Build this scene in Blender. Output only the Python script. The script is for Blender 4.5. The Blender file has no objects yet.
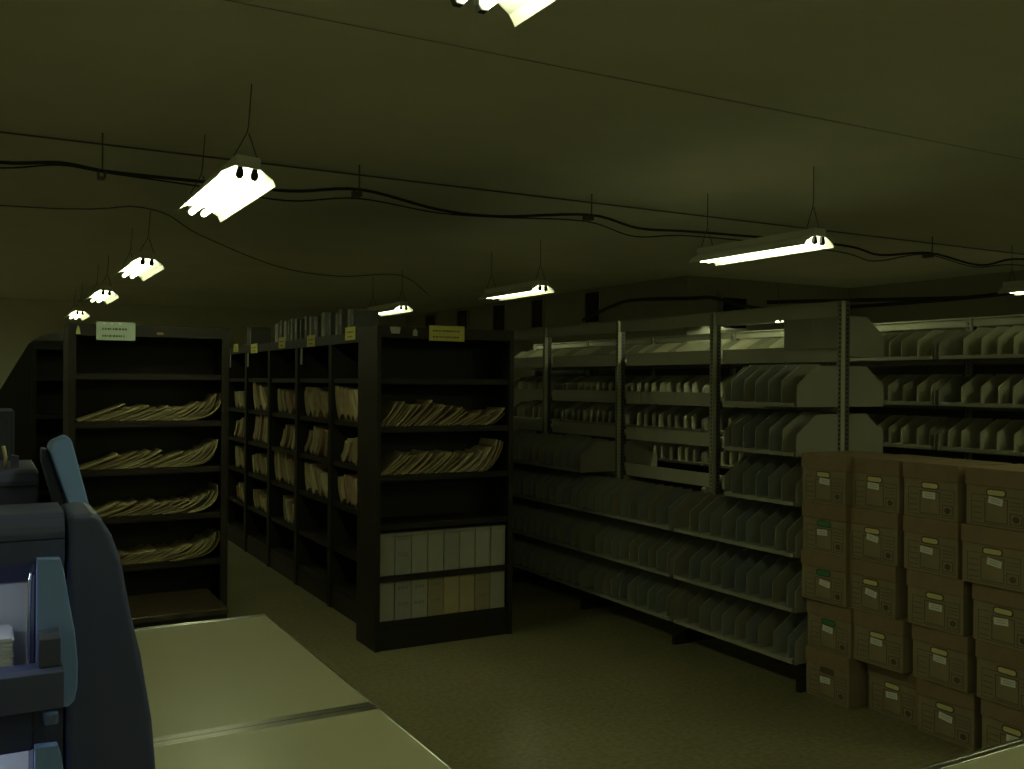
import bpy, bmesh, math, random
from mathutils import Matrix, Vector
random.seed(7)
S = bpy.context.scene
COL = S.collection
PI = math.pi

# ------------------------------------------------------------------ materials
def mat(name, col, rough=0.6, metal=0.0, var=0.0, scale=8.0, bump=0.0, spec=0.5):
    m = bpy.data.materials.new(name); m.use_nodes = True
    nt = m.node_tree; b = nt.nodes['Principled BSDF']
    b.inputs['Base Color'].default_value = (*col, 1)
    b.inputs['Roughness'].default_value = rough
    b.inputs['Metallic'].default_value = metal
    b.inputs['Specular IOR Level'].default_value = spec
    if var or bump:
        tc = nt.nodes.new('ShaderNodeTexCoord'); nz = nt.nodes.new('ShaderNodeTexNoise')
        nz.inputs['Scale'].default_value = scale; nz.inputs['Detail'].default_value = 5
        nt.links.new(tc.outputs['Object'], nz.inputs['Vector'])
        if var:
            rp = nt.nodes.new('ShaderNodeValToRGB')
            rp.color_ramp.elements[0].position = 0.3; rp.color_ramp.elements[1].position = 0.7
            rp.color_ramp.elements[0].color = (*[c*(1-var) for c in col], 1)
            rp.color_ramp.elements[1].color = (*[min(1, c*(1+var)) for c in col], 1)
            nt.links.new(nz.outputs['Fac'], rp.inputs['Fac'])
            nt.links.new(rp.outputs['Color'], b.inputs['Base Color'])
        if bump:
            bp = nt.nodes.new('ShaderNodeBump'); bp.inputs['Strength'].default_value = bump
            bp.inputs['Distance'].default_value = 0.01
            nt.links.new(nz.outputs['Fac'], bp.inputs['Height'])
            nt.links.new(bp.outputs['Normal'], b.inputs['Normal'])
    return m

def emit(name, col, strength):
    m = bpy.data.materials.new(name); m.use_nodes = True
    nt = m.node_tree
    for n in list(nt.nodes): nt.nodes.remove(n)
    e = nt.nodes.new('ShaderNodeEmission'); o = nt.nodes.new('ShaderNodeOutputMaterial')
    e.inputs['Color'].default_value = (*col, 1); e.inputs['Strength'].default_value = strength
    nt.links.new(e.outputs[0], o.inputs[0])
    return m

def floor_mat():
    m = mat('floor_vinyl', (0.2, 0.17, 0.1), 0.38, spec=0.4)
    nt = m.node_tree; b = nt.nodes['Principled BSDF']
    tc = nt.nodes.new('ShaderNodeTexCoord')
    n1 = nt.nodes.new('ShaderNodeTexNoise'); n1.inputs['Scale'].default_value = 38; n1.inputs['Detail'].default_value = 8
    n2 = nt.nodes.new('ShaderNodeTexNoise'); n2.inputs['Scale'].default_value = 1.3; n2.inputs['Detail'].default_value = 3
    br = nt.nodes.new('ShaderNodeTexBrick'); br.offset = 0
    br.inputs['Scale'].default_value = 1.0; br.inputs['Brick Width'].default_value = 0.305; br.inputs['Row Height'].default_value = 0.305
    br.inputs['Mortar Size'].default_value = 0.002
    br.inputs['Color1'].default_value = (1, 1, 1, 1); br.inputs['Color2'].default_value = (0.94, 0.94, 0.94, 1); br.inputs['Mortar'].default_value = (0.75, 0.75, 0.75, 1)
    r = nt.nodes.new('ShaderNodeValToRGB')
    r.color_ramp.elements[0].position = 0.32; r.color_ramp.elements[0].color = (0.155, 0.14, 0.075, 1)
    r.color_ramp.elements[1].position = 0.68; r.color_ramp.elements[1].color = (0.27, 0.25, 0.145, 1)
    mx = nt.nodes.new('ShaderNodeMix'); mx.data_type = 'RGBA'; mx.blend_type = 'MULTIPLY'; mx.inputs[0].default_value = 1
    ad = nt.nodes.new('ShaderNodeMath'); ad.operation = 'MULTIPLY_ADD'; ad.inputs[1].default_value = 0.35; ad.inputs[2].default_value = -0.17
    a2 = nt.nodes.new('ShaderNodeMath'); a2.operation = 'ADD'
    for n in (n1, n2, br): nt.links.new(tc.outputs['Object'], n.inputs['Vector'])
    nt.links.new(n2.outputs['Fac'], ad.inputs[0]); nt.links.new(ad.outputs[0], a2.inputs[0]); nt.links.new(n1.outputs['Fac'], a2.inputs[1])
    nt.links.new(a2.outputs[0], r.inputs['Fac'])
    nt.links.new(r.outputs['Color'], mx.inputs[6]); nt.links.new(br.outputs['Color'], mx.inputs[7])
    nt.links.new(mx.outputs[2], b.inputs['Base Color'])
    return m

LIGHT_COL = (0.915, 1.0, 0.54)
M = dict(
    floor=floor_mat(),
    wall_dim=mat('dimmed_wall', (0.40, 0.39, 0.33), 0.85, var=0.05, scale=2.0),  # wall colour darkened to stand in for dimmer light on the right-hand walls
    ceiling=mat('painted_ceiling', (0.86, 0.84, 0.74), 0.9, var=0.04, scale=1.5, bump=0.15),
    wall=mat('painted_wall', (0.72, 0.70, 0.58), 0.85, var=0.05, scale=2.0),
    dark=mat('dark_brown_steel', (0.019, 0.016, 0.012), 0.5, var=0.1, scale=5, spec=0.3),
    base=mat('worn_brown_steel', (0.06, 0.045, 0.028), 0.22, var=0.3, scale=9),
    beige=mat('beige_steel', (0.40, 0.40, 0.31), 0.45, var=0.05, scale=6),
    postdark=mat('shaded_post_steel', (0.09, 0.09, 0.08), 0.5),  # dark right half of each post face, shade put into the colour
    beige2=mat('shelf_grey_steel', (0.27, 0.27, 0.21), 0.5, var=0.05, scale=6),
    div1=mat('divider_grey_green', (0.25, 0.27, 0.23), 0.5, var=0.07, scale=7),
    div2=mat('divider_blue_grey', (0.22, 0.24, 0.235), 0.5, var=0.07, scale=7),
    div3=mat('divider_tan', (0.26, 0.25, 0.18), 0.5, var=0.07, scale=7),
    cream=mat('divider_lightened', (0.42, 0.41, 0.29), 0.5, var=0.07, scale=7),  # rear range dividers made paler in place of missing light
    khaki=mat('divider_khaki', (0.24, 0.235, 0.165), 0.5, var=0.07, scale=7),
    gapshade=mat('gap_shade_sheet', (0.05, 0.05, 0.042), 0.6),
    black=mat('black_plastic', (0.012, 0.012, 0.012), 0.5),
    card=mat('brown_cardboard', (0.225, 0.162, 0.09), 0.85, var=0.08, scale=12),
    card2=mat('tan_cardboard', (0.235, 0.19, 0.11), 0.85, var=0.08, scale=12),
    print=mat('printed_ink', (0.085, 0.065, 0.04), 0.85),
    manila1=mat('manila_paper', (0.40, 0.34, 0.18), 0.8, var=0.15, scale=14),
    manila2=mat('aged_manila_paper', (0.29, 0.23, 0.12), 0.8, var=0.15, scale=14),
    manila3=mat('pale_manila_paper', (0.46, 0.42, 0.25), 0.8, var=0.12, scale=14),
    manila4=mat('reddish_manila_paper', (0.27, 0.17, 0.10), 0.8, var=0.15, scale=14),
    white=mat('white_paper', (0.72, 0.73, 0.68), 0.8),
    greyc=mat('white_board_case', (0.33, 0.33, 0.27), 0.7, var=0.06, scale=10),
    greyc2=mat('grey_board_case', (0.29, 0.30, 0.27), 0.7, var=0.06, scale=10),
    tanc=mat('tan_board_case', (0.37, 0.32, 0.17), 0.7, var=0.06, scale=10),
    yellow=mat('yellow_paper', (0.55, 0.52, 0.13), 0.8),
    folderyellow=mat('yellow_folder_paper', (0.60, 0.55, 0.24), 0.8),
    foldergreen=mat('green_folder_paper', (0.03, 0.22, 0.09), 0.8),
    greenwhite=mat('pale_green_card', (0.42, 0.53, 0.44), 0.8),
    ink=mat('ink', (0.10, 0.10, 0.08), 0.8),
    table=mat('pale_laminate', (0.375, 0.37, 0.245), 0.32, var=0.03, scale=3),
    alu=mat('aluminium_edge', (0.58, 0.58, 0.54), 0.24, metal=1.0),
    reflector=mat('white_enamel', (0.80, 0.80, 0.76), 0.4),
    slate=mat('slate_plastic', (0.048, 0.060, 0.145), 0.5, bump=0.04, scale=220),
    slate2=mat('dark_slate_plastic', (0.040, 0.047, 0.095), 0.5, bump=0.04, scale=220),
    blue=mat('blue_plastic', (0.17, 0.29, 0.66), 0.45),
    latch=mat('deep_blue_plastic', (0.09, 0.14, 0.30), 0.4),
    inner=mat('pale_grey_plastic', (0.55, 0.58, 0.60), 0.5),
    chrome=mat('chrome', (0.8, 0.8, 0.82), 0.12, metal=1.0),
    cable=mat('black_cable', (0.035, 0.034, 0.03), 0.6),
    conduit=mat('dull_conduit', (0.16, 0.15, 0.12), 0.5),
    wire=mat('painted_wire', (0.42,0.40,0.32), 0.8),
    cord=mat('brown_cord', (0.13, 0.12, 0.09), 0.6),
    glass=mat('dark_window_glass', (0.008, 0.008, 0.008), 0.15),
    tube=emit('lit_tube', LIGHT_COL, 20.0),
    weaktube=emit('weaker_lit_tube', LIGHT_COL, 10.0),  # weaker emission so the far end of the room stays darker
    lampblue=emit('machine_lamp', (0.70, 0.80, 1.0), 16.0),
)

# ------------------------------------------------------------------ builders
class MB:
    def __init__(self): self.bm = bmesh.new(); self.slots = []
    def _mi(self, m):
        if m is None: return 0
        if m not in self.slots: self.slots.append(m)
        return self.slots.index(m)
    def box(self, x0, x1, y0, y1, z0, z1, m=None):
        v = [self.bm.verts.new(p) for p in ((x0,y0,z0),(x1,y0,z0),(x1,y1,z0),(x0,y1,z0),(x0,y0,z1),(x1,y0,z1),(x1,y1,z1),(x0,y1,z1))]
        k = self._mi(m)
        for f in ((0,3,2,1),(4,5,6,7),(0,1,5,4),(1,2,6,5),(2,3,7,6),(3,0,4,7)):
            self.bm.faces.new([v[i] for i in f]).material_index = k
        return self
    def prism(self, pts, axis, a, b, m=None):
        """closed outline pts (u,v) extruded along axis from a to b. axis x:(y,z) y:(x,z) z:(x,y)"""
        def P(u, v, w):
            return {'x': (w,u,v), 'y': (u,w,v), 'z': (u,v,w)}[axis]
        A = [self.bm.verts.new(P(u,v,a)) for u,v in pts]; B = [self.bm.verts.new(P(u,v,b)) for u,v in pts]
        k = self._mi(m); n = len(pts); fs = [self.bm.faces.new(A[::-1]), self.bm.faces.new(B)]
        for i in range(n):
            fs.append(self.bm.faces.new((A[i],A[(i+1)%n],B[(i+1)%n],B[i])))
        for f in fs: f.material_index = k
        return self
    def tube(self, pts, r, seg=8, m=None):
        pts = [Vector(p) for p in pts]; rings = []; k = self._mi(m)
        for i, p in enumerate(pts):
            d = (pts[min(i+1,len(pts)-1)] - pts[max(i-1,0)]).normalized()
            up = Vector((0,0,1)) if abs(d.z) < 0.9 else Vector((1,0,0))
            s = d.cross(up).normalized(); t = s.cross(d)
            rings.append([self.bm.verts.new(p + r*(math.cos(a)*s + math.sin(a)*t)) for a in [2*PI*j/seg for j in range(seg)]])
        for q in range(len(rings)-1):
            for j in range(seg):
                f = self.bm.faces.new((rings[q][j],rings[q][(j+1)%seg],rings[q+1][(j+1)%seg],rings[q+1][j])); f.smooth = True; f.material_index = k
        for e in (rings[0][::-1], rings[-1]): self.bm.faces.new(e).material_index = k
        return self
    def obj(self, name, m=None, parent=None, bevel=0.0, mats=None, seg=2):
        bmesh.ops.recalc_face_normals(self.bm, faces=self.bm.faces)
        me = bpy.data.meshes.new(name); self.bm.to_mesh(me); self.bm.free()
        for x in (self.slots if self.slots else [m]): me.materials.append(x)
        o = bpy.data.objects.new(name, me); COL.objects.link(o)
        if parent: o.parent = parent
        if bevel:
            b = o.modifiers.new('bevel', 'BEVEL'); b.width = bevel; b.segments = seg; b.limit_method = 'ANGLE'
        return o

def tag(o, label=None, cat=None, group=None, kind=None):
    if label: o['label'] = label
    if cat: o['category'] = cat
    if group: o['group'] = group
    if kind: o['kind'] = kind
    return o

def thing(name, label, cat, loc=(0,0,0), rz=0, group=None):
    o = bpy.data.objects.new(name, None); COL.objects.link(o); o.empty_display_size = 0.1
    o.location = loc; o.rotation_euler = (0,0,rz)
    return tag(o, label, cat, group)

def children(o): return [c for c in bpy.data.objects if c.parent == o]
def dup(root, loc, rz=0, label=None, group=None):
    def cp(o, par):
        c = o.copy(); COL.objects.link(c)
        if par: c.parent = par
        for ch in KIDS.get(o.name, []): cp(ch, c)
        return c
    r = cp(root, None); r.location = loc; r.rotation_euler = (0,0,rz)
    if label: r['label'] = label
    if group: r['group'] = group
    return r
KIDS = {}
def register(root):
    def rec(o):
        KIDS[o.name] = children(o)
        for c in KIDS[o.name]: rec(c)
    rec(root); return root
def struct(o): o['kind'] = 'structure'; return o

# ------------------------------------------------------------------ room
ZC = 3.095
struct(MB().box(-5.2, 11.5, -4.4, 19.7, -0.1, 0).obj('floor', M['floor']))
struct(MB().box(-5.2, 11.5, -4.4, 19.7, ZC, ZC+0.15).obj('ceiling', M['ceiling']))
struct(MB().box(-5.2, -5.0, -4.4, 19.7, 0, ZC).obj('wall_left', M['wall']))
struct(MB().box(-5.0, 11.5, -4.4, -4.2, 0, ZC).obj('wall_back', M['wall']))
struct(MB().box(-5.0, 8.2, 19.45, 19.7, 0, ZC).obj('wall_far', M['wall']))
struct(MB().box(8.2, 8.45, 10.1, 19.7, 0, ZC).obj('wall_right', M['wall_dim']))
struct(MB().box(8.2, 11.5, 9.9, 10.1, 0, ZC).obj('wall_recess', M['wall_dim']))
struct(MB().box(11.3, 11.5, -4.2, 9.9, 0, ZC).obj('wall_side', M['wall_dim']))
# dark slots high in the right wall
for i, (y, w, zb) in enumerate(((12.1,0.38,2.585),(13.75,0.36,2.585),(15.1,0.45,2.585),(16.6,0.45,2.585),(18.1,0.5,2.585))):
    f = MB().box(8.165,8.2,y-w/2-.03,y-w/2,zb-.03,3.07).box(8.165,8.2,y+w/2,y+w/2+.03,zb-.03,3.07).box(8.165,8.2,y-w/2,y+w/2,zb-.03,zb).box(8.165,8.2,y-w/2,y+w/2,3.04,3.07)
    fo = struct(f.obj('window_%d' % (i+1), M['wall_dim']))
    MB().box(8.185,8.199,y-w/2,y+w/2,zb,3.04).obj('window_pane', M['glass'], fo)
f = MB().box(8.75,9.27,9.85,9.9,2.38,2.42).box(8.75,9.27,9.85,9.9,2.83,2.87).box(8.75,8.79,9.85,9.9,2.42,2.83).box(9.23,9.27,9.85,9.9,2.42,2.83)
fo = struct(f.obj('window_6', M['wall_dim'])); MB().box(8.79,9.23,9.88,9.898,2.42,2.83).obj('window_pane', M['glass'], fo)
# dark slab with a sloping top in the far left corner
struct(MB().prism([(-0.65,0),(0.352,0),(0.352,1.93),(0.335,1.93),(0.135,1.56),(-0.65,0.12)], 'y', 8.3, 8.5).obj('sloping_slab', M['dark']))

# ------------------------------------------------------------------ fluorescent lights
LL = 1.22
K = 0.86
def up(x, y, z): return (x*K, y*K, 1.65+(z-1.65)*K)
def make_light(label):
    t = thing('fluorescent_light', label, 'ceiling light')
    prof = [(-.14,-.067),(-.122,-.039),(-.06,0),(.06,0),(.122,-.039),(.14,-.067)]
    up = [(x*1.0, z+.004) for x, z in prof[::-1]]
    MB().prism(prof+up, 'y', 0, LL).obj('reflector', M['reflector'], t)
    MB().box(-.06,.06,0.0,LL,.005,.056).obj('ballast_housing', M['reflector'], t, bevel=.004)
    for sx in (-.035,.035):
        MB().tube([(sx,.03,-.038),(sx,LL-.03,-.038)], .017, 12).obj('lamp_tube', M['tube'], t)
        for y in (0,LL-.025):
            MB().prism([(sx-.010,-.002),(sx-.018,-.03),(sx-.018,-.043),(sx-.010,-.056),(sx+.010,-.056),(sx+.018,-.043),(sx+.018,-.03),(sx+.010,-.002)], 'y', y, y+.025).obj('lamp_socket', M['black'], t)
    for y in (.06,LL-.06):
        MB().tube([(-.058,y,.056),(-.005,y,.18),(0,y,.21),(0,y,ZC-2.673)], .003, 6).tube([(.058,y,.056),(.005,y,.18)], .003, 6).obj('hanger_wire', M['cord'], t)
    return t
LAMPS = [ # x, y(near end), z, label
    (1.285, 1.16, 2.84, 'fluorescent fixture overhead, cut off by the top edge of the photo'),
    (1.30, 5.36, 2.84, 'large lit fluorescent fixture hanging above the left bookcase aisle'),
    (1.43, 9.90, 2.84, 'second lit fluorescent fixture in the line over the left bookcase'),
    (1.47, 13.75, 2.84, 'third lit fluorescent fixture in the line over the left bookcase'),
    (1.52, 18.2, 2.84, 'farthest lit fluorescent fixture at the left bookcase corner'),
    (5.86, 5.44, 2.84, 'long lit fluorescent fixture hanging above the grey shelving range'),
    (6.00, 9.95, 2.84, 'lit fluorescent fixture over the dark high windows, mid distance'),
    (5.80, 13.85, 2.84, 'small far fluorescent fixture above the dark end bookcase'),
    (10.45, 5.45, 2.80, 'fluorescent fixture tip at the right edge of the photo'),
    (10.05, 10.0, 2.62, 'far fluorescent fixture seen through the top of the grey range'),
    (1.36, -2.8, 2.84, 'added unseen fluorescent fixture behind the camera over the tables'),  # unseen fixtures from here down, added for fill light
    (5.22, 0.9, 2.84, 'added unseen fluorescent fixture outside the frame above the box stacks'),  # added and placed to light the rear range divider fronts
    (5.22, -2.8, 2.84, 'added unseen fluorescent fixture behind the camera in the right row'),
    (-3.2, 1.0, 2.84, 'added unseen fluorescent fixture outside the frame beyond the slate machine'),
    (-3.2, -2.8, 2.84, 'added unseen fluorescent fixture behind the camera in the left row'),
    (-3.2, 13.7, 2.84, 'added unseen fluorescent fixture outside the frame in the left row, far half'),
    (-3.2, 18.0, 2.84, 'added unseen fluorescent fixture outside the frame lighting the far wall'),  # added to brighten the left of the far wall
    (-3.2, 5.4, 2.84, 'added unseen fluorescent fixture outside the frame left of the filing cabinet'),
]
L0 = register(make_light(LAMPS[0][3]))
WEAK = {}
for c in KIDS[L0.name]:
    if c.name.startswith('lamp_tube'):
        WEAK[c.data.name] = c.data.copy(); WEAK[c.data.name].materials[0] = M['weaktube']
for i, (x, y, z, lab) in enumerate(LAMPS):
    o = L0 if i == 0 else dup(L0, (0,0,0), 0, lab)
    o.location = up(x, y, z)
    if i in (5, 6, 7):   # this row hangs a little lower
        o.location = (x*.82, y*.82, 1.65+(z-1.65)*.82); o.scale = (.953,)*3
        for c in o.children:
            if c.name.startswith('hanger_wire'): c.scale.z = (ZC-o.location.z)/.953/(ZC-2.673)
    if y > 9 and x > 0:
        for c in o.children:
            if c.name.startswith('lamp_tube'):
                c.data = WEAK[c.data.name]
    o['group'] = 'hanging fluorescent fixtures'
    o.rotation_euler = (0, math.radians(2.5 if i == 0 else 4 if i < 5 else (-5 if i == 9 else 0)), 0)

# ------------------------------------------------------------------ cables and conduit
def smooth(pts, n=6):
    out = []; P = [Vector(p) for p in pts]
    for i in range(len(P)-1):
        a = P[max(i-1,0)]; b = P[i]; c = P[i+1]; d = P[min(i+2,len(P)-1)]
        for k in range(n):
            t = k/n
            out.append(0.5*((2*b)+(c-a)*t+(2*a-5*b+4*c-d)*t*t+(3*b-a-3*c+d)*t**3))
    out.append(P[-1]); return out
def cable(name, pts, r, m, label, cat='cable', raw=False):
    pts = [up(*p) for p in (pts if raw else smooth(pts))]
    return tag(MB().tube(pts, r*K, 8).obj(name, m), label, cat)
B = [(-5.7,3.10),(-0.6,3.06),(0.10,3.06),(0.46,3.10),(0.77,3.075),(1.37,3.075),(2.02,3.075),(2.58,3.145),(3.26,3.052),(3.82,3.05),(4.73,3.148),(5.28,3.075),(6.0,3.10),(7.9,3.126),(8.51,3.065),(9.34,3.147),(10.23,3.07),(11.08,3.2),(13.15,3.15)]
cable('cable_bundle', [(x,7.05,z) for x,z in B], .012, M['cable'], 'thick black cable bundle sagging under the ceiling across the room')
cable('signal_cable', [(x,7.12,z+.035*math.sin(x*2.1)-.03) for x,z in B], .006, M['cable'], 'thin black cable sagging beside the thick ceiling cable bundle')
cable('ceiling_conduit', [(-5.7,7.3,3.315),(13.15,7.3,3.315)], .007, M['conduit'], 'straight conduit pipe fixed to the ceiling above the sagging cables', 'conduit', True)
cable('ceiling_wire', [(-5.7,4.28,3.326),(13.1,4.28,3.326)], .003, M['wire'], 'thin straight wire running along the ceiling nearest the camera', 'wire', True)
for k, (x, zb) in enumerate(((0.72,3.06),(2.56,3.12),(4.73,3.13),(9.34,3.13))):
    x, yy, zb = up(x, 7.02, zb)
    b = MB().box(x-.004,x+.004,yy,yy+.008,zb+.016,ZC).box(x-.02,x+.02,yy,yy+.1,zb-.028,zb-.024).box(x-.02,x-.016,yy,yy+.1,zb-.024,zb+.018).box(x+.016,x+.02,yy,yy+.1,zb-.024,zb+.018)
    tag(b.obj('cable_hanger', M['conduit']), 'small metal hanger holding the ceiling cables ' + ('above the left bookcase','above the end bookcase','over the middle of the room','at the far right of the ceiling')[k], 'hanger', 'cable hangers')
cable('power_cord', [(-5.7,10.0,3.22),(0.16,10.3,3.30),(1.37,9.75,3.31),(2.0,10.2,3.15),(3.2,11.6,3.05),(4.4,12.8,3.12),(5.66,13.7,3.30),(6.4,14.3,3.1)], .006, M['cord'], 'thin power cord strung between the two rows of fixtures', 'cord')
cable('wall_cable', [(9.4,14.2,2.78),(9.38,13.2,2.98),(9.36,12.6,3.02),(9.5,11.35,2.96),(9.9,11.3,2.98),(10.6,11.2,2.86),(11.2,10.6,2.82),(12.4,9.0,2.92),(13.0,7.4,3.02),(13.05,3.0,3.05)], .028, M['cable'], 'black cable looping along the dark wall behind the shelving ranges')
cable('wall_pipe', [(11.0,11.3,2.97),(12.95,9.2,2.98),(12.98,3.0,3.1)], .03, M['cable'], 'dark pipe running along the wall behind the shelving ranges', 'pipe', True)

# ------------------------------------------------------------------ dark bookcases
LEV = [0.17, 0.45, 0.77, 1.07, 1.37, 1.67]
def bookcase(label, W, D, levels, Ht, loc, rz, group=None, stile=.03, ledge=None):
    """front faces local -y at y=0, x 0..W"""
    t = thing('bookcase', label, 'bookcase', loc, rz, group)
    m = M['dark']
    for s in (0, 1):
        a = 0 if s == 0 else W-.02
        b = MB().box(a,a+.02,0,D,0,Ht)
        b.box((.02 if s == 0 else W-stile),(stile if s == 0 else W-.02),0,.018,0,Ht-.07) if stile > .021 else None
        b.obj('side_panel', m, t)
    MB().box(.02,W-.02,D-.015,D,.02,Ht-.02).obj('back_panel', m, t)
    MB().box(.02,W-.02,0,D,Ht-.02,Ht).box(.02,W-.02,0,.018,Ht-.07,Ht-.02).obj('top_panel', m, t)
    for k, z in enumerate(levels):
        if k == 0 and ledge: continue
        MB().box(.021,W-.021,.02,D-.016,z-.018,z).box(.032,W-.032,.019,.03,z-.035,z-.018).obj('shelf', m, t)
    z = levels[0]
    if ledge:
        o = MB().box(-.01,W+.02,-ledge,D-.03,z-.03,z).obj('bottom_shelf', M['base'], t, bevel=.006); o['label'] = 'worn glossy brown bottom shelf'
        MB().box(.02,W-.02,.02-ledge,.03-ledge,0,z-.031).obj('plinth', m, t)
    else:
        MB().box(.031,W-.031,.012,.03,0,z-.036).obj('plinth', m, t)
    return t

def sheet(profile, depth, th, y0, name, m, label, group, axis='y', cat='file folder'):
    """a bent folder: profile polyline (u,z), extruded into the shelf"""
    P = [Vector((u,z)) for u,z in profile]; A = []; Bq = []
    for i, p in enumerate(P):
        d = (P[min(i+1,len(P)-1)]-P[max(i-1,0)]).normalized(); n = Vector((-d.y,d.x))
        A.append(tuple(p)); Bq.append(tuple(p+n*th*(1-.3*i/len(P))))
    b = MB()
    if axis == 'y': b.prism(A+Bq[::-1], 'y', y0, y0+depth)
    else: b.prism(A+Bq[::-1], 'x', y0, y0+depth)
    return tag(b.obj(name, m), label, cat, group)

def bent(u, z, L, a0, a1, n=5, p=1.0):
    pts = [(u,z)]; 
    for i in range(n):
        a = math.radians(a0+(a1-a0)*(i/(n-1))**p); u += L/n*math.cos(a); z += L/n*math.sin(a); pts.append((u,z))
    return pts
MAN = ['manila1','manila2','manila3','manila1','manila2']

# left bookcase
LB = bookcase('dark brown steel bookcase of slumped files with a pale card on its top edge', .945, .36, [.185,.50,.80,1.095,1.39,1.685], 1.985, (.458,6.25,0), 0, stile=.045)
BB = bookcase('dark bookcase farther back, half hidden behind the left bookcase', .93, .36, [.17,.45,.77,1.07,1.37,1.67], 1.95, (.354,8.3,0), 0)
tag(MB().prism([(.37,1.9515),(1.0,1.9515),(1.0,1.99),(.62,2.005),(.56,2.03),(.44,2.0),(.37,1.96)], 'y', 8.36, 8.6).obj('cardboard_flat', M['base']), 'folded brown cardboard lying on top of the far dark bookcase', 'cardboard')
bt = thing('low_bench', 'low dark brown glossy bench standing in front of the left bookcase', 'bench', (.86,5.92,0))
MB().box(-.40,.405,-.32,.28,.292,.33).obj('bench_top', M['base'], bt, bevel=.006)
for sx in (-.36,.365):
    for sy in (-.28,.24): MB().box(sx-.018,sx+.018,sy-.018,sy+.018,0,.2915).obj('leg', M['dark'], bt)
for yy in (-.29,.23): MB().box(-.341,.346,yy,yy+.02,.23,.2915).obj('apron', M['dark'], bt)
names = ['fourth and lowest filled','third filled','second filled','topmost filled']
for s, z in enumerate((.50,.80,1.095,1.39)):
    n = 30
    lab = 'slumped manila file folder on the %s shelf of the left bookcase' % names[s]
    for i in range(n):
        t = i/(n-1)
        u0 = .515 + t*.65 + random.uniform(-.006,.006)
        e = max(0,(t-.72)/.28)
        if s >= 2: a0 = 20 - 12*e; a1 = 24+random.uniform(-6,8)+ 66*e**1.2
        else: a0 = 14 - 8*e; a1 = 22+random.uniform(-7,9)+68*e**1.2
        L = random.uniform(.19,.25)+.07*e + (.03 if (s == 3 and t < .3) else 0)
        pr = bent(u0, z+.001, L, a0, a1, 6, 1.0+.6*e)
        mx = max(p[0] for p in pr)
        if mx > 1.376: pr = [(p[0]-(mx-1.376)*(k/len(pr))**.5 if k else p[0], p[1]) for k, p in enumerate(pr)]
        sheet(pr, .27, random.uniform(.004,.008), 6.285+random.uniform(0,.03), 'file_folder', M[random.choice(MAN)], lab, 'file folders on the %s shelf of the left bookcase' % names[s])

# end bookcase
EB = bookcase('dark brown end bookcase with a yellow sign, slumped files and two rows of cases', .955, .33, [.17,.45,.77,1.07,1.37,1.67], 1.99, (2.104,5.437,0), 0)
for s, z in enumerate((1.37,1.07)):
    n = 34; nm = ('upper','lower')[s]
    for i in range(n):
        t = i/(n-1)
        u0 = 2.137 + t*(.77 if s == 0 else .73) + random.uniform(-.006,.006)
        if s == 0: a1 = 52-20*min(1,t*1.4)+random.uniform(-4,5)+ max(0,t-.85)/.15*18; a0 = a1-8-max(0,t-.8)*90; L = random.uniform(.18,.245)-.06*t
        else: a1 = 46-6*t+random.uniform(-5,6)+max(0,(t-.72)/.28)**1.2*42; a0 = max(10,a1-12-max(0,t-.7)*110); L = random.uniform(.18,.21)+.06*max(0,(t-.72)/.28)
        pr = bent(u0, z+.001, L, a0, a1, 5)
        mx = max(p[0] for p in pr)
        if mx > 3.022: pr = [(p[0]-(mx-3.022)*(k/len(pr))**.5 if k else p[0], p[1]) for k, p in enumerate(pr)]
        sheet(pr, .24, random.uniform(.005,.010), 5.462+random.uniform(0,.025), 'file_folder', M[random.choice(MAN+['manila4'])],
              'leaning manila file folder on the %s filled shelf of the end bookcase' % nm, 'file folders on the %s filled shelf of the end bookcase' % nm)
# document cases
ORD = ['first','second','third','fourth','fifth','sixth','seventh','eighth']
def doc_case(w, h, d, m):
    t = thing('document_case', '', 'document case')
    MB().box(0,w,.004,d,0,h-.02).obj('case_body', m, t, bevel=.004)
    MB().box(0,w,0,d,h-.0195,h).obj('case_lid', m, t, bevel=.003)
    return t
cw = .1115
M['faintink'] = mat('faint_print', (0.20,0.19,0.15), 0.8)
protos = {}
upper = ['greyc','greyc2','greyc','greyc','greyc2','greyc','greyc','greyc']
lower = ['greyc','greyc2','greyc','tanc2','tanc','tanc','tanc2','greyc']
M['tanc2'] = mat('brownish_board_case', (0.27,0.24,0.14), 0.7, var=0.08, scale=10)
for row, (z, cols, h) in enumerate(((.45,upper,.262),(.17,lower,.255))):
    for i, c in enumerate(cols):
        key = (c, h)
        if key not in protos: protos[key] = register(doc_case(cw-.003, h, .28, M[c])); o = protos[key]
        else: o = dup(protos[key], (0,0,0))
        o.location = (2.135+i*cw, 5.467+random.uniform(0,.008), z+.0005)
        o['group'] = 'document cases in the end bookcase'
        nm = {'greyc':'white','greyc2':'grey','tanc':'tan','tanc2':'brownish'}[c]
        o['label'] = '%s document case, %s from the left in the %s row of the end bookcase' % (nm, ORD[i], ('upper','lower')[row])
        if (row == 0 and i == 1) or (row == 1 and i in (1,2,3,6)):
            b = MB()
            for zz in ((.235,.22,.13,.115) if row == 0 else (.2,.19,.1,.09)):
                for q in range(3): b.box(.022+q*.024,.038+q*.024,.0025,.0045,zz,zz+.008)
            b.obj('lettering', M['faintink'], o)

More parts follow.
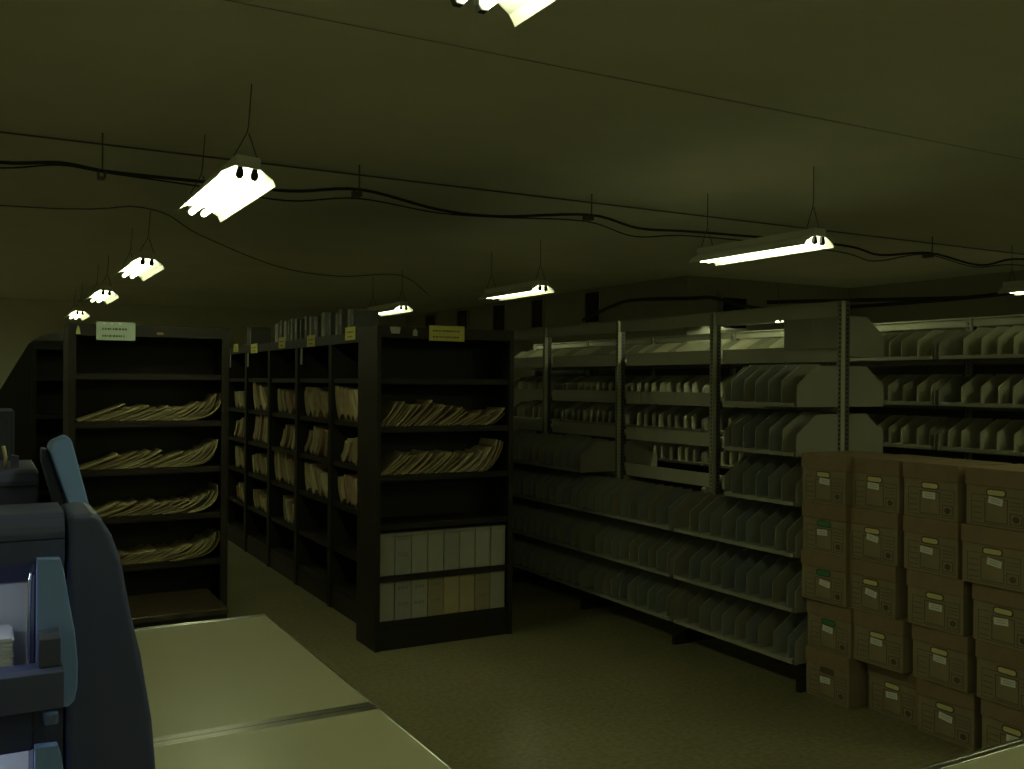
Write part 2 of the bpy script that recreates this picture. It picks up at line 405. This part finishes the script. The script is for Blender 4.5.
# long row of bookcases going back
YB = [5.92, 6.72, 7.57, 8.41, 9.25, 10.10]
posn = ['first','second','third','fourth','fifth']
for i in range(5):
    w = YB[i+1]-YB[i]
    bookcase('dark brown bookcase, %s in the long row behind the end bookcase' % posn[i], w-.004, .40, LEV, 1.985, (2.235, YB[i+1]-.002, 0), -PI/2, 'dark bookcases in the long row')
PILES = [ # bay, level idx, y0, y1, tallness
    (0,4,5.98,6.66,.25),(0,3,6.1,6.66,.19),(0,2,6.05,6.6,.22),
    (1,4,6.8,7.50,.22),(1,3,6.8,7.5,.23),(1,2,6.85,7.45,.23),
    (2,4,7.64,8.3,.19),(2,3,7.62,8.2,.2),(2,2,7.62,8.35,.26),(2,1,7.62,8.1,.2),
    (3,4,8.48,9.15,.28),(3,3,8.48,9.2,.27),(3,2,8.48,9.1,.19),(3,1,8.55,9.1,.15),
    (4,4,9.35,9.9,.18),(4,3,9.35,9.95,.2),(4,2,9.32,9.9,.2),(4,1,9.35,9.8,.16)]
lv = {4:'top filled',3:'second filled',2:'third filled',1:'fourth filled'}
for bi, li, y0, y1, h in PILES:
    n = 6; z = LEV[li]+.001
    lo, top = YB[bi]+.03, YB[bi+1]-.03
    lean = 1 if (bi*3+li) % 3 else -1
    c0 = random.uniform(48,60); c1 = random.uniform(72,88); span = y1-y0
    for i in range(n):
        t = i/(n-1); q = t if lean > 0 else 1-t
        th = span/n*.66*random.uniform(.75,1.05)
        a = c0+(c1-c0)*t+random.uniform(-7,5); L = h*random.uniform(.95,1.2)
        u = y0 + th + (span-.09-th*.6)*t
        pr = bent(u, z, L, max(28,a-22), min(94,a+14), 5)
        if lean < 0: pr = [(y0+y1-p[0],p[1]) for p in pr]
        mx = max(p[0] for p in pr)+ (th if lean < 0 else 0); mn = min(p[0] for p in pr)-(th if lean > 0 else 0)
        if mx > top: pr = [(p[0]-(mx-top),p[1]) for p in pr]
        if mn < lo: pr = [(p[0]+(lo-mn),p[1]) for p in pr]
        if lean < 0: pr = pr[::-1]
        sheet(pr, .26, th, 2.262+random.uniform(0,.03), 'file_folder', M[random.choice(['manila1','manila2','manila3','manila1','manila4','manila2'])],
              'bulging manila folder on the %s shelf of the %s long-row bookcase' % (lv[li], posn[bi]),
              'file folders on the %s shelf of the %s row bookcase' % (lv[li], posn[bi]), axis='x')
# pale binders on top of the long row
def binder(w, h, m):
    t = thing('binder', '', 'binder')
    MB().box(0,.2,0,w,0,h).obj('binder_cover', m, t, bevel=.004)
    MB().box(-.0015,.0,w*.25,w*.75,h*.45,h*.8).obj('spine_label', M['greyc2'], t)
    return t
bspec = [(6.74,.05),(6.82,.06),(7.0,.07),(7.10,.06),(7.27,.05),(7.42,.09),(7.60,.11),(7.78,.06),(7.90,.07),(8.06,.05),(8.18,.08),(8.34,.05),(8.42,.05),(8.52,.09),(8.66,.08),(8.80,.1),(9.8,.08),(9.9,.07),(10.0,.04)]
bp = {}
M['binder1'] = mat('dull_grey_binder', (0.34,0.34,0.27), 0.6, var=0.1, scale=9); M['binder2'] = mat('dark_grey_binder', (0.10,0.10,0.085), 0.5, var=0.1, scale=9)
for i, (y, w) in enumerate(bspec):
    k = (round(w,2), i % 3)
    if k not in bp: bp[k] = register(binder(w-.006, .195+.012*(i % 3), M['binder1' if i % 2 else 'binder2'])); o = bp[k]
    else: o = dup(bp[k], (0,0,0))
    o.location = (2.42, y, 1.9865)
    near = y < 9.5
    o['label'] = 'pale grey binder standing on top of the ' + ('near part of the long dark bookcase row' if near else 'far end of the long dark bookcase row')
    o['group'] = 'binders on the ' + ('near part' if near else 'far end') + ' of the bookcase row'

# ------------------------------------------------------------------ signs and cards
def text_lines(b, x0, x1, z, h, n, y, axis='y', seed=1):
    rr = random.Random(seed); x = x0
    while x < x1-.004:
        w = rr.uniform(.006,.016)*n
        w = min(w, x1-x)
        if axis == 'y': b.box(x,x+w,y-.0006,y,z,z+h)
        else: b.box(y-.0006,y,x,x+w,z,z+h)
        x += w + rr.uniform(.003,.008)*n
def sign(name, label, w, h, loc, rz, m, lines, group=None, rx=0, sc=1.0):
    t = thing(name, label, 'sign', loc, rz, group); t.rotation_euler = (rx, 0, rz)
    MB().box(0,w,-.0015,0,0,h).obj('card', m, t)
    for (z, a, c, s) in lines:
        b = MB(); text_lines(b, a*w, c*w, z*h, h*.11, sc, -.0015, seed=s); b.obj('lettering', M['ink'], t)
    return t
sg = sign('sign_card', 'pale green white card sign on top edge of the left bookcase', .222, .112, (.612,6.247,1.888), 0, M['greenwhite'], [(.56,.15,.78,3),(.18,.15,.72,4)])
b = MB()
for x in (.045,.088,.135): b.box(x-.008,x+.008,-.003,-.0015,.097,.107)
b.obj('tape', M['white'], sg)
sign('sign_card', 'yellow card sign with two text lines on the end bookcase top', .245, .096, (2.447,5.434,1.908), 0, M['yellow'], [(.6,.10,.88,5),(.2,.1,.85,6)])
cards = [(6.18,.205,1.935,.09),(7.075,.2,1.915,.09),(7.885,.2,1.925,.092),(8.80,.24,1.905,.088),(9.55,.2,1.935,.078)]
for i, (y, w, z, h) in enumerate(cards):
    o = sign('bay_card', 'yellow card hanging from the top of the %s bookcase in the long row' % posn[i], w, h, (2.233, y+w, z), -PI/2, M['yellow'], [(.55,.2,.8,10+i),(.2,.25,.7,20+i)], 'yellow bay cards on the long row')
# small paper tags under the row's top edge and on the bookcases
for (y, k) in ((7.40,'second'),(9.13,'fourth'),(9.86,'fifth')):
    tag(MB().box(2.2325,2.234,y,y+.05,1.78,1.91).obj('paper_tag', M['greyc']), 'narrow white paper tag hanging at the top of the %s row bookcase' % k, 'tag', 'white paper tags on the long row')
for x, w, lab in ((2.195,.055,'small torn paper label left of the yellow sign on end bookcase'),(2.338,.03,'tiny white paper label beside the yellow sign on end bookcase')):
    tag(MB().prism([(x,1.945),(x+w,1.945),(x+w*1.1,1.985),(x-w*.2,1.985)] if w > .04 else [(x,1.935),(x+w,1.935),(x+w,1.965),(x+w/2,1.98),(x,1.965)], 'y', 5.4345, 5.436).obj('paper_tag', M['greyc']), lab, 'tag')
tag(MB().prism([(.50,1.92),(.525,1.92),(.522,1.945),(.516,1.97),(.509,1.97),(.503,1.945)],'y',6.244,6.249).obj('paper_tag', M['folderyellow']), 'tiny cream tag at the upper left corner of the left bookcase', 'tag')
tag(MB().box(.96,1.0,6.247,6.249,1.93,1.945).obj('maker_plate', M['manila4']), 'small reddish plate on the top edge of the left bookcase', 'plate')

# ------------------------------------------------------------------ grey steel shelving ranges
RL = [.166,.444,.74,1.017,1.284,1.55,1.83]
def bracket_prof(d, h, sgn, x0):
    """pentagon plate: x0 = post side, extends sgn*d"""
    return [(x0,0),(x0+sgn*d,0),(x0+sgn*d,h*.52),(x0+sgn*d*.52,h),(x0,h)]
def divider(m, x0, d=.29, h=.215):
    b = MB().prism([(x0,.0),(x0+d,.0),(x0+d,h),(x0+d*.52,h),(x0+.0,h*.56)], 'y', 0, .004).box(x0,x0+d,.004,.05,0,.0025)
    return b
def range_unit(label, xf, xc, xb, ys, left_lv, right_lv, H=2.115, short=(), rbr=None, rail=.085):
    """xf front of left shelves, xc post centre, xb outer edge of right-hand shelves; ys bay boundaries; left_lv(bay) -> levels"""
    t = thing('shelving_range', label, 'shelving', (xc, ys[0], 0))
    ox, oy = xc, ys[0]
    def add(b, name, m, **k): o = b.obj(name, m, t, **k); o.location = (-ox,-oy,0); return o
    for j, y in enumerate(ys):
        b = MB()
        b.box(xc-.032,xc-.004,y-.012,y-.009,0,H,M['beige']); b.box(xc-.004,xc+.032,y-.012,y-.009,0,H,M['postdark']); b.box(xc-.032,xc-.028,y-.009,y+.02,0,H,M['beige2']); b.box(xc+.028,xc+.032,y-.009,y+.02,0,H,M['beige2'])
        z = .1
        while z < H-.03:
            b.box(xc-.0325,xc-.032,y-.005,y+.005,z,z+.012,M['black'])
            b.box(xc+.006,xc+.022,y-.0126,y-.012,z,z+.014,M['black']); z += .0254
        add(b, 'upright', None)
        add(MB().prism([(xf+.02,0),(xc,0),(xc,.12),(xf+.02,.06)], 'y', y-.015, y+.015), 'foot', M['dark'])
        if xb: add(MB().prism([(xc,0),(xb-.02,0),(xb-.02,.06),(xc,.12)], 'y', y-.015, y+.015), 'foot', M['dark'])
    for j in range(len(ys)-1):
        a, c = ys[j]+.021, ys[j+1]-.021
        add(MB().box(xc-.02,xc-.016,a,c,H-rail,H).box(xc-.03,xc-.016,a,c,H-.008,H), 'top_rail', M['beige'])
        add(MB().box(xc-.02,xc+.02,a,c,.02,.10), 'base_rail', M['dark'])
        for side, lvs in ((-1,left_lv(j)),(1,right_lv(j))):
            for L in lvs:
                z = RL[L]; x1 = xf if side < 0 else xb
                e = a+.55 if (side < 0 and j == 0 and L in short) else c
                lo, hi = (x1, xc-.038) if side < 0 else (xc+.038, x1)
                b = MB(); bx = hi if side < 0 else lo
                if side < 0: b.box(lo,hi-.0041,a+.004,e-.004,z-.02,z)
                else: b.box(lo+.0041,hi,a+.004,e-.004,z-.02,z)
                b.box(min(bx,bx+side*.004),max(bx,bx+side*.004),a+.004,e-.004,z-.048,z+.042)
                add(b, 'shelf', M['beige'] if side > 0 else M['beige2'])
                for yy in (a-.016,e-.003):
                    if side > 0 and rbr and not rbr(j, L, yy < a): continue
                    p = bracket_prof(abs(x1-bx), .225 if H > 2.1 else .18, side, bx)
                    add(MB().prism([(u,v+z-.02) for u,v in p], 'y', yy, yy+.003), 'shelf_bracket', M['beige2'])
    return t
Y1 = [3.69,4.74,5.79,6.84,7.89,8.94]
R1 = range_unit('long grey steel double-sided shelving range between the dark bookcases and cardboard boxes', 3.82, 4.17, 4.50, Y1,
    lambda j: [0,1,2] + ([3,4,5] if j == 0 else []) + ([3] if j in (2,3) else []), lambda j: [3,4,5,6], short=(3,4,5), rbr=lambda j, L, near: (j == 0 and near and L > 2) or (j == 1 and not near and L == 3))
bpnl = MB().box(-.03,-.026,.02,.42,1.86,2.03).box(-.031,-.026,.2,.206,1.86,2.03).obj('back_panel', M['beige2'], R1)
Y2 = [2.7,3.76,4.82,5.88,6.94,8.0,9.06]
R2 = range_unit('rear grey steel shelving range seen beyond the long range and above the boxes', 5.04, 5.38, None, Y2, lambda j: [0,1,2,3,4,5,6], lambda j: [], H=2.075, rail=.055)
MB().box(.03,.034,-.0,Y2[-1]-Y2[0],.11,1.99).obj('gap_sheet', M['gapshade'], R2)  # dark sheet added to keep the gaps behind the dividers dark

LN = ['lowest','second lowest','third lowest','fourth','fifth','sixth','top']
dmesh = {}
def put_divider(kind, x, y, z, lab, grp):
    if kind not in dmesh: dmesh[kind] = divider(None, 0, h=.172 if kind in ('cream','khaki') else .215).obj('shelf_divider', M[kind]); o = dmesh[kind]
    else: o = dmesh[kind].copy(); COL.objects.link(o)
    o.location = (x,y,z+.0005); tag(o, lab, 'shelf divider', grp)
    return o
def near_upright(y, ys):
    return any(abs(y-q) < .035 or -.055 < y-q < 0 for q in ys)
def run(x, y0, y1, step, L, ys, lab, grp, jit=.012, kinds=('div1','div1','div2','div3')):
    y = y0
    while y < y1:
        yy = y + random.uniform(-jit,jit)
        if not any(q-.07 < yy < q+.03 for q in ys):
            put_divider(random.choice(kinds), x, yy, RL[L], lab, grp)
        y += step
for L in (0,1,2):
    run(3.83, 3.76, 7.3, .103, L, Y1, 'grey steel divider standing on the %s shelf of the long range' % LN[L], 'dividers on the %s shelf of the long range' % LN[L])
for L in (3,4,5):
    run(3.83, 3.81, 4.24, .1, L, Y1, 'tall grey divider in the near bay of the long range, %s shelf up' % LN[L], 'dividers on the %s shelf of the near bay' % LN[L], .006)
run(3.83, 5.86, 7.3, .11, 3, Y1, 'grey divider on the high shelf of the long range beside the end bookcase', 'dividers in the far bay of the long range')
for L, nm in ((6,'topmost visible'),(5,'middle visible'),(4,'lowest visible')):
    run(5.05, 3.05, 8.9, .106, L, Y2, 'grey divider on the %s shelf of the rear shelving range' % nm, 'dividers on the %s shelf of the rear range' % nm, kinds=('cream','khaki','cream'))
run(5.05, 4.4, 7.0, .106, 3, Y2, 'grey divider on the low shelf of the rear range seen beneath the long range shelves', 'dividers on the low shelf of the rear range', kinds=('cream','khaki','cream'))

# ------------------------------------------------------------------ bankers boxes
def bankers_box(hole, logo=True):
    W, H, D = .30, .252, .385   # y, z, x ; front at x=0 facing -x
    t = thing('storage_box', '', 'storage box')
    MB().box(.006,D,.004,W-.004,0,H-.006).obj('box_body', M['card2'], t, bevel=.003)
    MB().box(0,D+.006,0,W,H-.078,H).obj('lid', M['card'], t, bevel=.004)
    def oval(w, h, cy, cz):
        return [(cy+(w/2-h/2)*(1 if math.cos(a) > 0 else -1)+h/2*math.cos(a), cz+h/2*math.sin(a)) for a in [2*PI*(k+.5)/16 for k in range(16)]]
    MB().prism(oval(.098,.034,W/2,H-.102), 'x', .0045, .006).obj('hand_hole', M['print'], t)
    o = MB().prism(oval(.084,.022,W/2,H-.102), 'x', .0038, .0045).obj('visible_folder', M[hole], t)
    o['label'] = {'folderyellow':'yellow paper showing through the hand hole','foldergreen':'green paper showing through the hand hole','print':'dark empty hand hole'}[hole]
    b = MB()
    def fr(y0,y1,z0,z1,w=.0035):
        b.box(.0052,.006,y0,y1,z0,z0+w); b.box(.0052,.006,y0,y1,z1-w,z1); b.box(.0052,.006,y0,y0+w,z0,z1); b.box(.0052,.006,y1-w,y1,z0,z1)
    # y = 0 is the near (photo right) end, so the photo's left is y = W
    fr(.095,.205,.02,.125); fr(.02,.27,.012,.138,.0025); fr(.028,.085,.022,.07)
    for z in (.03,.055,.08,.105): b.box(.0052,.006,.215,.262,z,z+.003)
    for z in (.085,.1,.115): b.box(.0052,.006,.03,.085,z,z+.0025)
    b.prism([(.056+.016*math.cos(a), .045+.014*math.sin(a)) for a in [2*PI*k/12 for k in range(12)]], 'x', .0048, .006)
    b.obj('printed_form', M['print'], t)
    return t
lab_proto = None
def add_label(o, dy, dz, tilt):
    global lab_proto
    if lab_proto is None:
        b = MB().box(-.0008,0,-.034,.034,-.015,.015,M['white'])
        for z in (-.006,.004): b.box(-.0011,-.0008,-.025,.022,z,z+.0025,M['greyc2'])
        lab_proto = b.obj('paper_label', None, o); q = lab_proto
    else:
        q = lab_proto.copy(); COL.objects.link(q); q.parent = o
    q.location = (.005, .15+dy, .108+dz); q.rotation_euler = (tilt,0,0)
HH = .2575
stacks = [ # (y of near end, [(x,dy) bottom..top])
    (3.372, [(3.865,.0),(3.86,-.012),(3.842,.004),(3.835,.0),(3.825,-.002)]),
    (3.07, [(3.96,-.03),(3.885,-.005),(3.87,.03),(3.87,.02),(3.87,.012)]),
    (2.745, [(3.925,-.03),(3.90,-.012),(3.885,0.0),(3.87,.02),(3.865,.02)]),
    (2.425, [(3.91,-.045),(3.895,-.03),(3.885,-.015),(3.865,.02),(3.87,.012)]),
]
holes = [['print','foldergreen','foldergreen','foldergreen','folderyellow'], ['folderyellow']*5, ['folderyellow']*5, ['folderyellow']*5]
sname = ['stack nearest the grey shelving','second stack from the shelving','third stack from the shelving','stack at the right edge']
hname = ['bottom','second from bottom','middle','second from top','topmost']
bpz = {}
bases = {}
for k, h in enumerate(('folderyellow','foldergreen','print')):
    bases[h] = None
for si, (y, cs) in enumerate(stacks):
    for k, (x, dy) in enumerate(cs):
        h = holes[si][k]
        if bases[h] is None: bases[h] = register(bankers_box(h)); o = bases[h]
        else: o = dup(bases[h], (0,0,0))
        o.location = (x, y+dy, k*.2525+.0005 if False else k*HH+.0005)
        o.scale = (1,1,HH/.2525)
        o.rotation_euler = (0,0,math.radians(random.uniform(-1.6,1.6)))
        add_label(o, random.uniform(-.012,.02), random.uniform(-.01,.01), random.uniform(-.12,.22))
        ex = {'folderyellow':'', 'foldergreen':', green paper showing', 'print':''}[h]
        o['label'] = 'cardboard storage box%s, %s of the %s' % (ex, hname[k], sname[si])
        o['group'] = 'stacked cardboard storage boxes'

# ------------------------------------------------------------------ tables
def table(label, x0, x1, y0, y1, z=.75):
    t = thing('table', label, 'table', ((x0+x1)/2,(y0+y1)/2,0))
    w, d = (x1-x0)/2, (y1-y0)/2
    MB().box(-w+.006,w-.006,-d+.012,d-.012,z-.028,z).obj('tabletop', M['table'], t)
    b = MB()
    for s in (-1,1):
        b.box(-w,w,min(s*d,s*(d-.0115)),max(s*d,s*(d-.0115)),z-.032,z+.002); b.box(-w+.006,w-.006,min(s*(d-.012),s*(d-.030)),max(s*(d-.012),s*(d-.030)),z+.0002,z+.002)
        b.box(min(s*w,s*(w-.0055)),max(s*w,s*(w-.0055)),-d+.0118,d-.0118,z-.032,z+.0008)
    b.obj('edge_band', M['alu'], t, bevel=.001)
    b = MB().box(-w+.06,w-.06,-d+.06,-d+.08,z-.1,z-.033).box(-w+.06,w-.06,d-.08,d-.06,z-.1,z-.033).box(-w+.06,-w+.08,-d+.081,d-.081,z-.1,z-.033).box(w-.08,w-.06,-d+.081,d-.081,z-.1,z-.033)
    b.obj('apron', M['dark'], t)
    for sx in (-1,1):
        for sy in (-1,1):
            cx, cy = sx*(w-.04), sy*(d-.04)
            MB().tube([(cx,cy,.0),(cx,cy,z-.034)], .018, 12).obj('leg', M['conduit'], t)
    return t
table('pale laminate table with metal edge nearest the left bookcase', .342, .965, 2.485, 3.655)
table('pale laminate table closest to the camera beside the slate machine', .342, .965, 1.30, 2.480)
table('pale table corner at the lower right of the photo near the boxes', 1.55, 3.2, .70, 1.478)
table('added unseen pale table out of frame behind the lower right table', 1.55, 3.2, -.10, .68)  # unseen tables from here down, added to bounce light onto the ceiling
table('added unseen pale table out of frame to the right of the boxes aisle', 3.25, 4.9, -.10, 1.0)
table('added unseen pale table out of frame behind the camera', -.9, 1.4, -2.4, -.9)
table('added unseen pale table out of frame at the back of the aisle', 1.55, 3.9, -2.4, -.9)

# ------------------------------------------------------------------ office machine at the left
mc = thing('sorting_machine', 'large slate grey office machine with blue guards and lit output trays', 'office machine', (0,2.0,0))
def madd(b, name, m, **k): o = b.obj(name, m, mc, **k); o.location = (0,-2.0,0); return o
# hood with rounded front edge, grooves
hood = []
for a in range(0,91,15): hood.append((2.045-.045*math.sin(math.radians(a)), 1.347+.045*math.cos(math.radians(a))))
prof = [(2.2,1.347),(2.2,1.392)] + hood + [(2.0,1.356),(2.006,1.354),(2.006,1.346),(2.0,1.344),(2.0,1.302),(2.2,1.302)]
madd(MB().prism(prof, 'x', -.9, .1435), 'hood', M['slate'])
madd(MB().box(-.9,.1435,2.2,2.23,.55,1.301), 'rear_housing', M['slate2'])
madd(MB().box(.092,.1435,2.012,2.199,.55,1.301), 'inner_cheek', M['slate2'])
madd(MB().box(-.9,.0915,2.012,2.199,.945,1.045).box(-.9,.0915,2.012,2.199,.55,.72), 'front_panel', M['slate'], bevel=.003)
madd(MB().box(-.9,.1435,2.02,2.32,0.03,.549), 'lower_cabinet', M['slate2'], bevel=.006)
madd(MB().box(-.9,.0915,2.185,2.1985,1.05,1.232).box(-.9,.0915,2.185,2.1985,.73,.93), 'output_backplate', M['inner'])
madd(MB().box(-.9,.07,2.012,2.022,1.3002,1.3016), 'machine_lamp', M['lampblue'])
madd(MB().box(-.9,.07,2.03,2.05,.941,.944), 'machine_lamp', M['lampblue'])
# shaped end panel
ep = [(.1475,0),(.1475,1.388)]
ep += [(.190,1.390),(.200,1.387),(.208,1.380),(.215,1.366),(.227,1.345),(.244,1.295),(.265,1.177),(.282,1.105),(.304,.97),(.312,.873),(.318,.78),(.321,.68),(.321,0)]
madd(MB().prism(ep, 'y', 2.0, 2.215), 'end_panel', M['slate'], bevel=.012, seg=4)
# blue guards
gp = [(.0945,1.03),(.0945,1.314),(.134,1.312),(.140,1.29),(.149,1.235),(.160,1.17),(.1655,1.11),(.165,1.065),(.160,1.04),(.150,1.03)]
g = madd(MB().prism(gp, 'y', 1.975, 1.999), 'side_guard', M['blue'], bevel=.002); g['label'] = 'upper curved blue guard beside the lit tray'
gp2 = [(u*.985+.0,z-.352) for u,z in gp]
g = madd(MB().prism(gp2, 'y', 1.975, 1.999), 'side_guard', M['blue'], bevel=.002); g['label'] = 'lower blue guard cut by the photo bottom'
# output tray
tp = [(-.9,1.05),(.139,1.058),(.142,1.07),(.142,1.13),(-.9,1.122)]
madd(MB().prism([(1.90,1.052),(1.905,1.118),(1.925,1.122),(1.972,1.122),(1.972,1.075),(1.93,1.05)], 'x', -.9, .137), 'tray_front', M['slate'], bevel=.002)
madd(MB().prism([(1.926,1.1225),(1.932,1.172),(1.945,1.182),(1.974,1.182),(1.974,1.1225)], 'x', .096, .133), 'tray_wedge', M['slate2'], bevel=.002)
madd(MB().box(-.9,.0915,2.01,2.184,1.046,1.0495), 'tray_floor', M['slate2'])
madd(MB().box(.108,.132,1.96,2.009,1.004,1.026), 'latch', M['latch'], bevel=.003)
c = madd(MB().tube([(.082,2.0,1.06),(.082,2.0,1.20),(.084,2.002,1.27),(.088,2.006,1.285)], .004, 8), 'guide_rail', M['chrome']); c['label'] = 'bright chrome guide rail'
# rear unit behind, with leaning blue arm
madd(MB().prism([(2.5,0.0),(2.5,1.41),(2.51,1.428),(2.53,1.434),(2.84,1.434),(2.84,0.0)], 'x', -.9, .122), 'rear_unit', M['slate'], bevel=.004)
madd(MB().box(-.9,.12,2.4965,2.4995,1.396,1.401), 'groove', M['black'])
g = madd(MB().prism([(.139,1.486),(.143,1.50),(.150,1.506),(.174,1.517),(.181,1.515),(.186,1.505),(.223,1.357),(.27,1.15),(.225,1.15),(.18,1.36)], 'y', 2.40, 2.52), 'side_arm', M['blue'], bevel=.006, seg=3); g['label'] = 'leaning blue arm at the back'
madd(MB().prism([(.124,1.49),(.1375,1.488),(.178,1.35),(.178,1.2),(.15,1.2),(.15,1.36),(.124,1.46)], 'y', 2.43, 2.499), 'arm_bracket', M['slate2'], bevel=.004)
# papers
def paper_stack(label, x0, x1, y0, y1, z, n):
    t = thing('paper_stack', label, 'paper', ((x0+x1)/2,(y0+y1)/2,z))
    w, d = (x1-x0)/2, (y1-y0)/2; b = MB()
    for k in range(n):
        j = random.uniform(-.003,.003)
        b.box(-w+j,w+j,-d+j,d+j,k*.005,k*.005+.004)
    b.obj('sheets', M['white'], t); return t
paper_stack('stack of white sheets in the lit tray of the slate machine', -.22, .058, 2.05, 2.17, 1.0500, 21)
tag(MB().tube([(.055,2.6,1.4345),(.055,2.6,1.46),(.052,2.6,1.478),(.05,2.6,1.487)], .004, 8).obj('upright_pin', M['manila3']), 'thin cream upright pin on top of the slate machine', 'pin')
tag(MB().prism([(.066,1.4345),(.083,1.4345),(.083,1.462),(.066,1.466)], 'y', 2.58, 2.61).obj('small_block', M['slate2']), 'small dark block beside the cream pin on the slate machine', 'block')
# dark filing cabinet beyond the machine
fc = thing('filing_cabinet', 'dark grey filing cabinet behind the slate machine at the left edge', 'cabinet', (-.2,5.2,0))
MB().box(-.34,.34,-.25,.25,0,1.5).obj('body', M['slate2'], fc, bevel=.004)
for k in range(4):
    d = MB().box(-.32,.32,-.27,-.2505,.05+k*.36,.39+k*.36).obj('drawer', M['slate2'], fc, bevel=.003)
    MB().box(-.06,.06,-.285,-.271,.2+k*.36,.215+k*.36).obj('drawer_handle', M['conduit'], d)

# ------------------------------------------------------------------ camera, world, view
cam = bpy.data.cameras.new('camera'); co = bpy.data.objects.new('camera', cam); COL.objects.link(co)
cam.sensor_fit = 'HORIZONTAL'; cam.sensor_width = 36.0; cam.lens = 950/1024*36; cam.clip_start = .05
R = Matrix.Rotation(math.radians(-29.25),4,'Z') @ Matrix.Rotation(math.radians(90-.12),4,'X') @ Matrix.Rotation(math.radians(.45),4,'Z')
co.matrix_world = Matrix.Translation((0,0,1.65)) @ R
S.camera = co
w = bpy.data.worlds.new('world'); S.world = w; w.use_nodes = True
w.node_tree.nodes['Background'].inputs[0].default_value = (0,0,0,1)
S.view_settings.view_transform = 'Standard'; S.view_settings.look = 'None'
S.view_settings.exposure = 0.0; S.view_settings.gamma = 1.0; S.view_settings.use_curve_mapping = False
S.cycles.max_bounces = 10; S.cycles.diffuse_bounces = 8
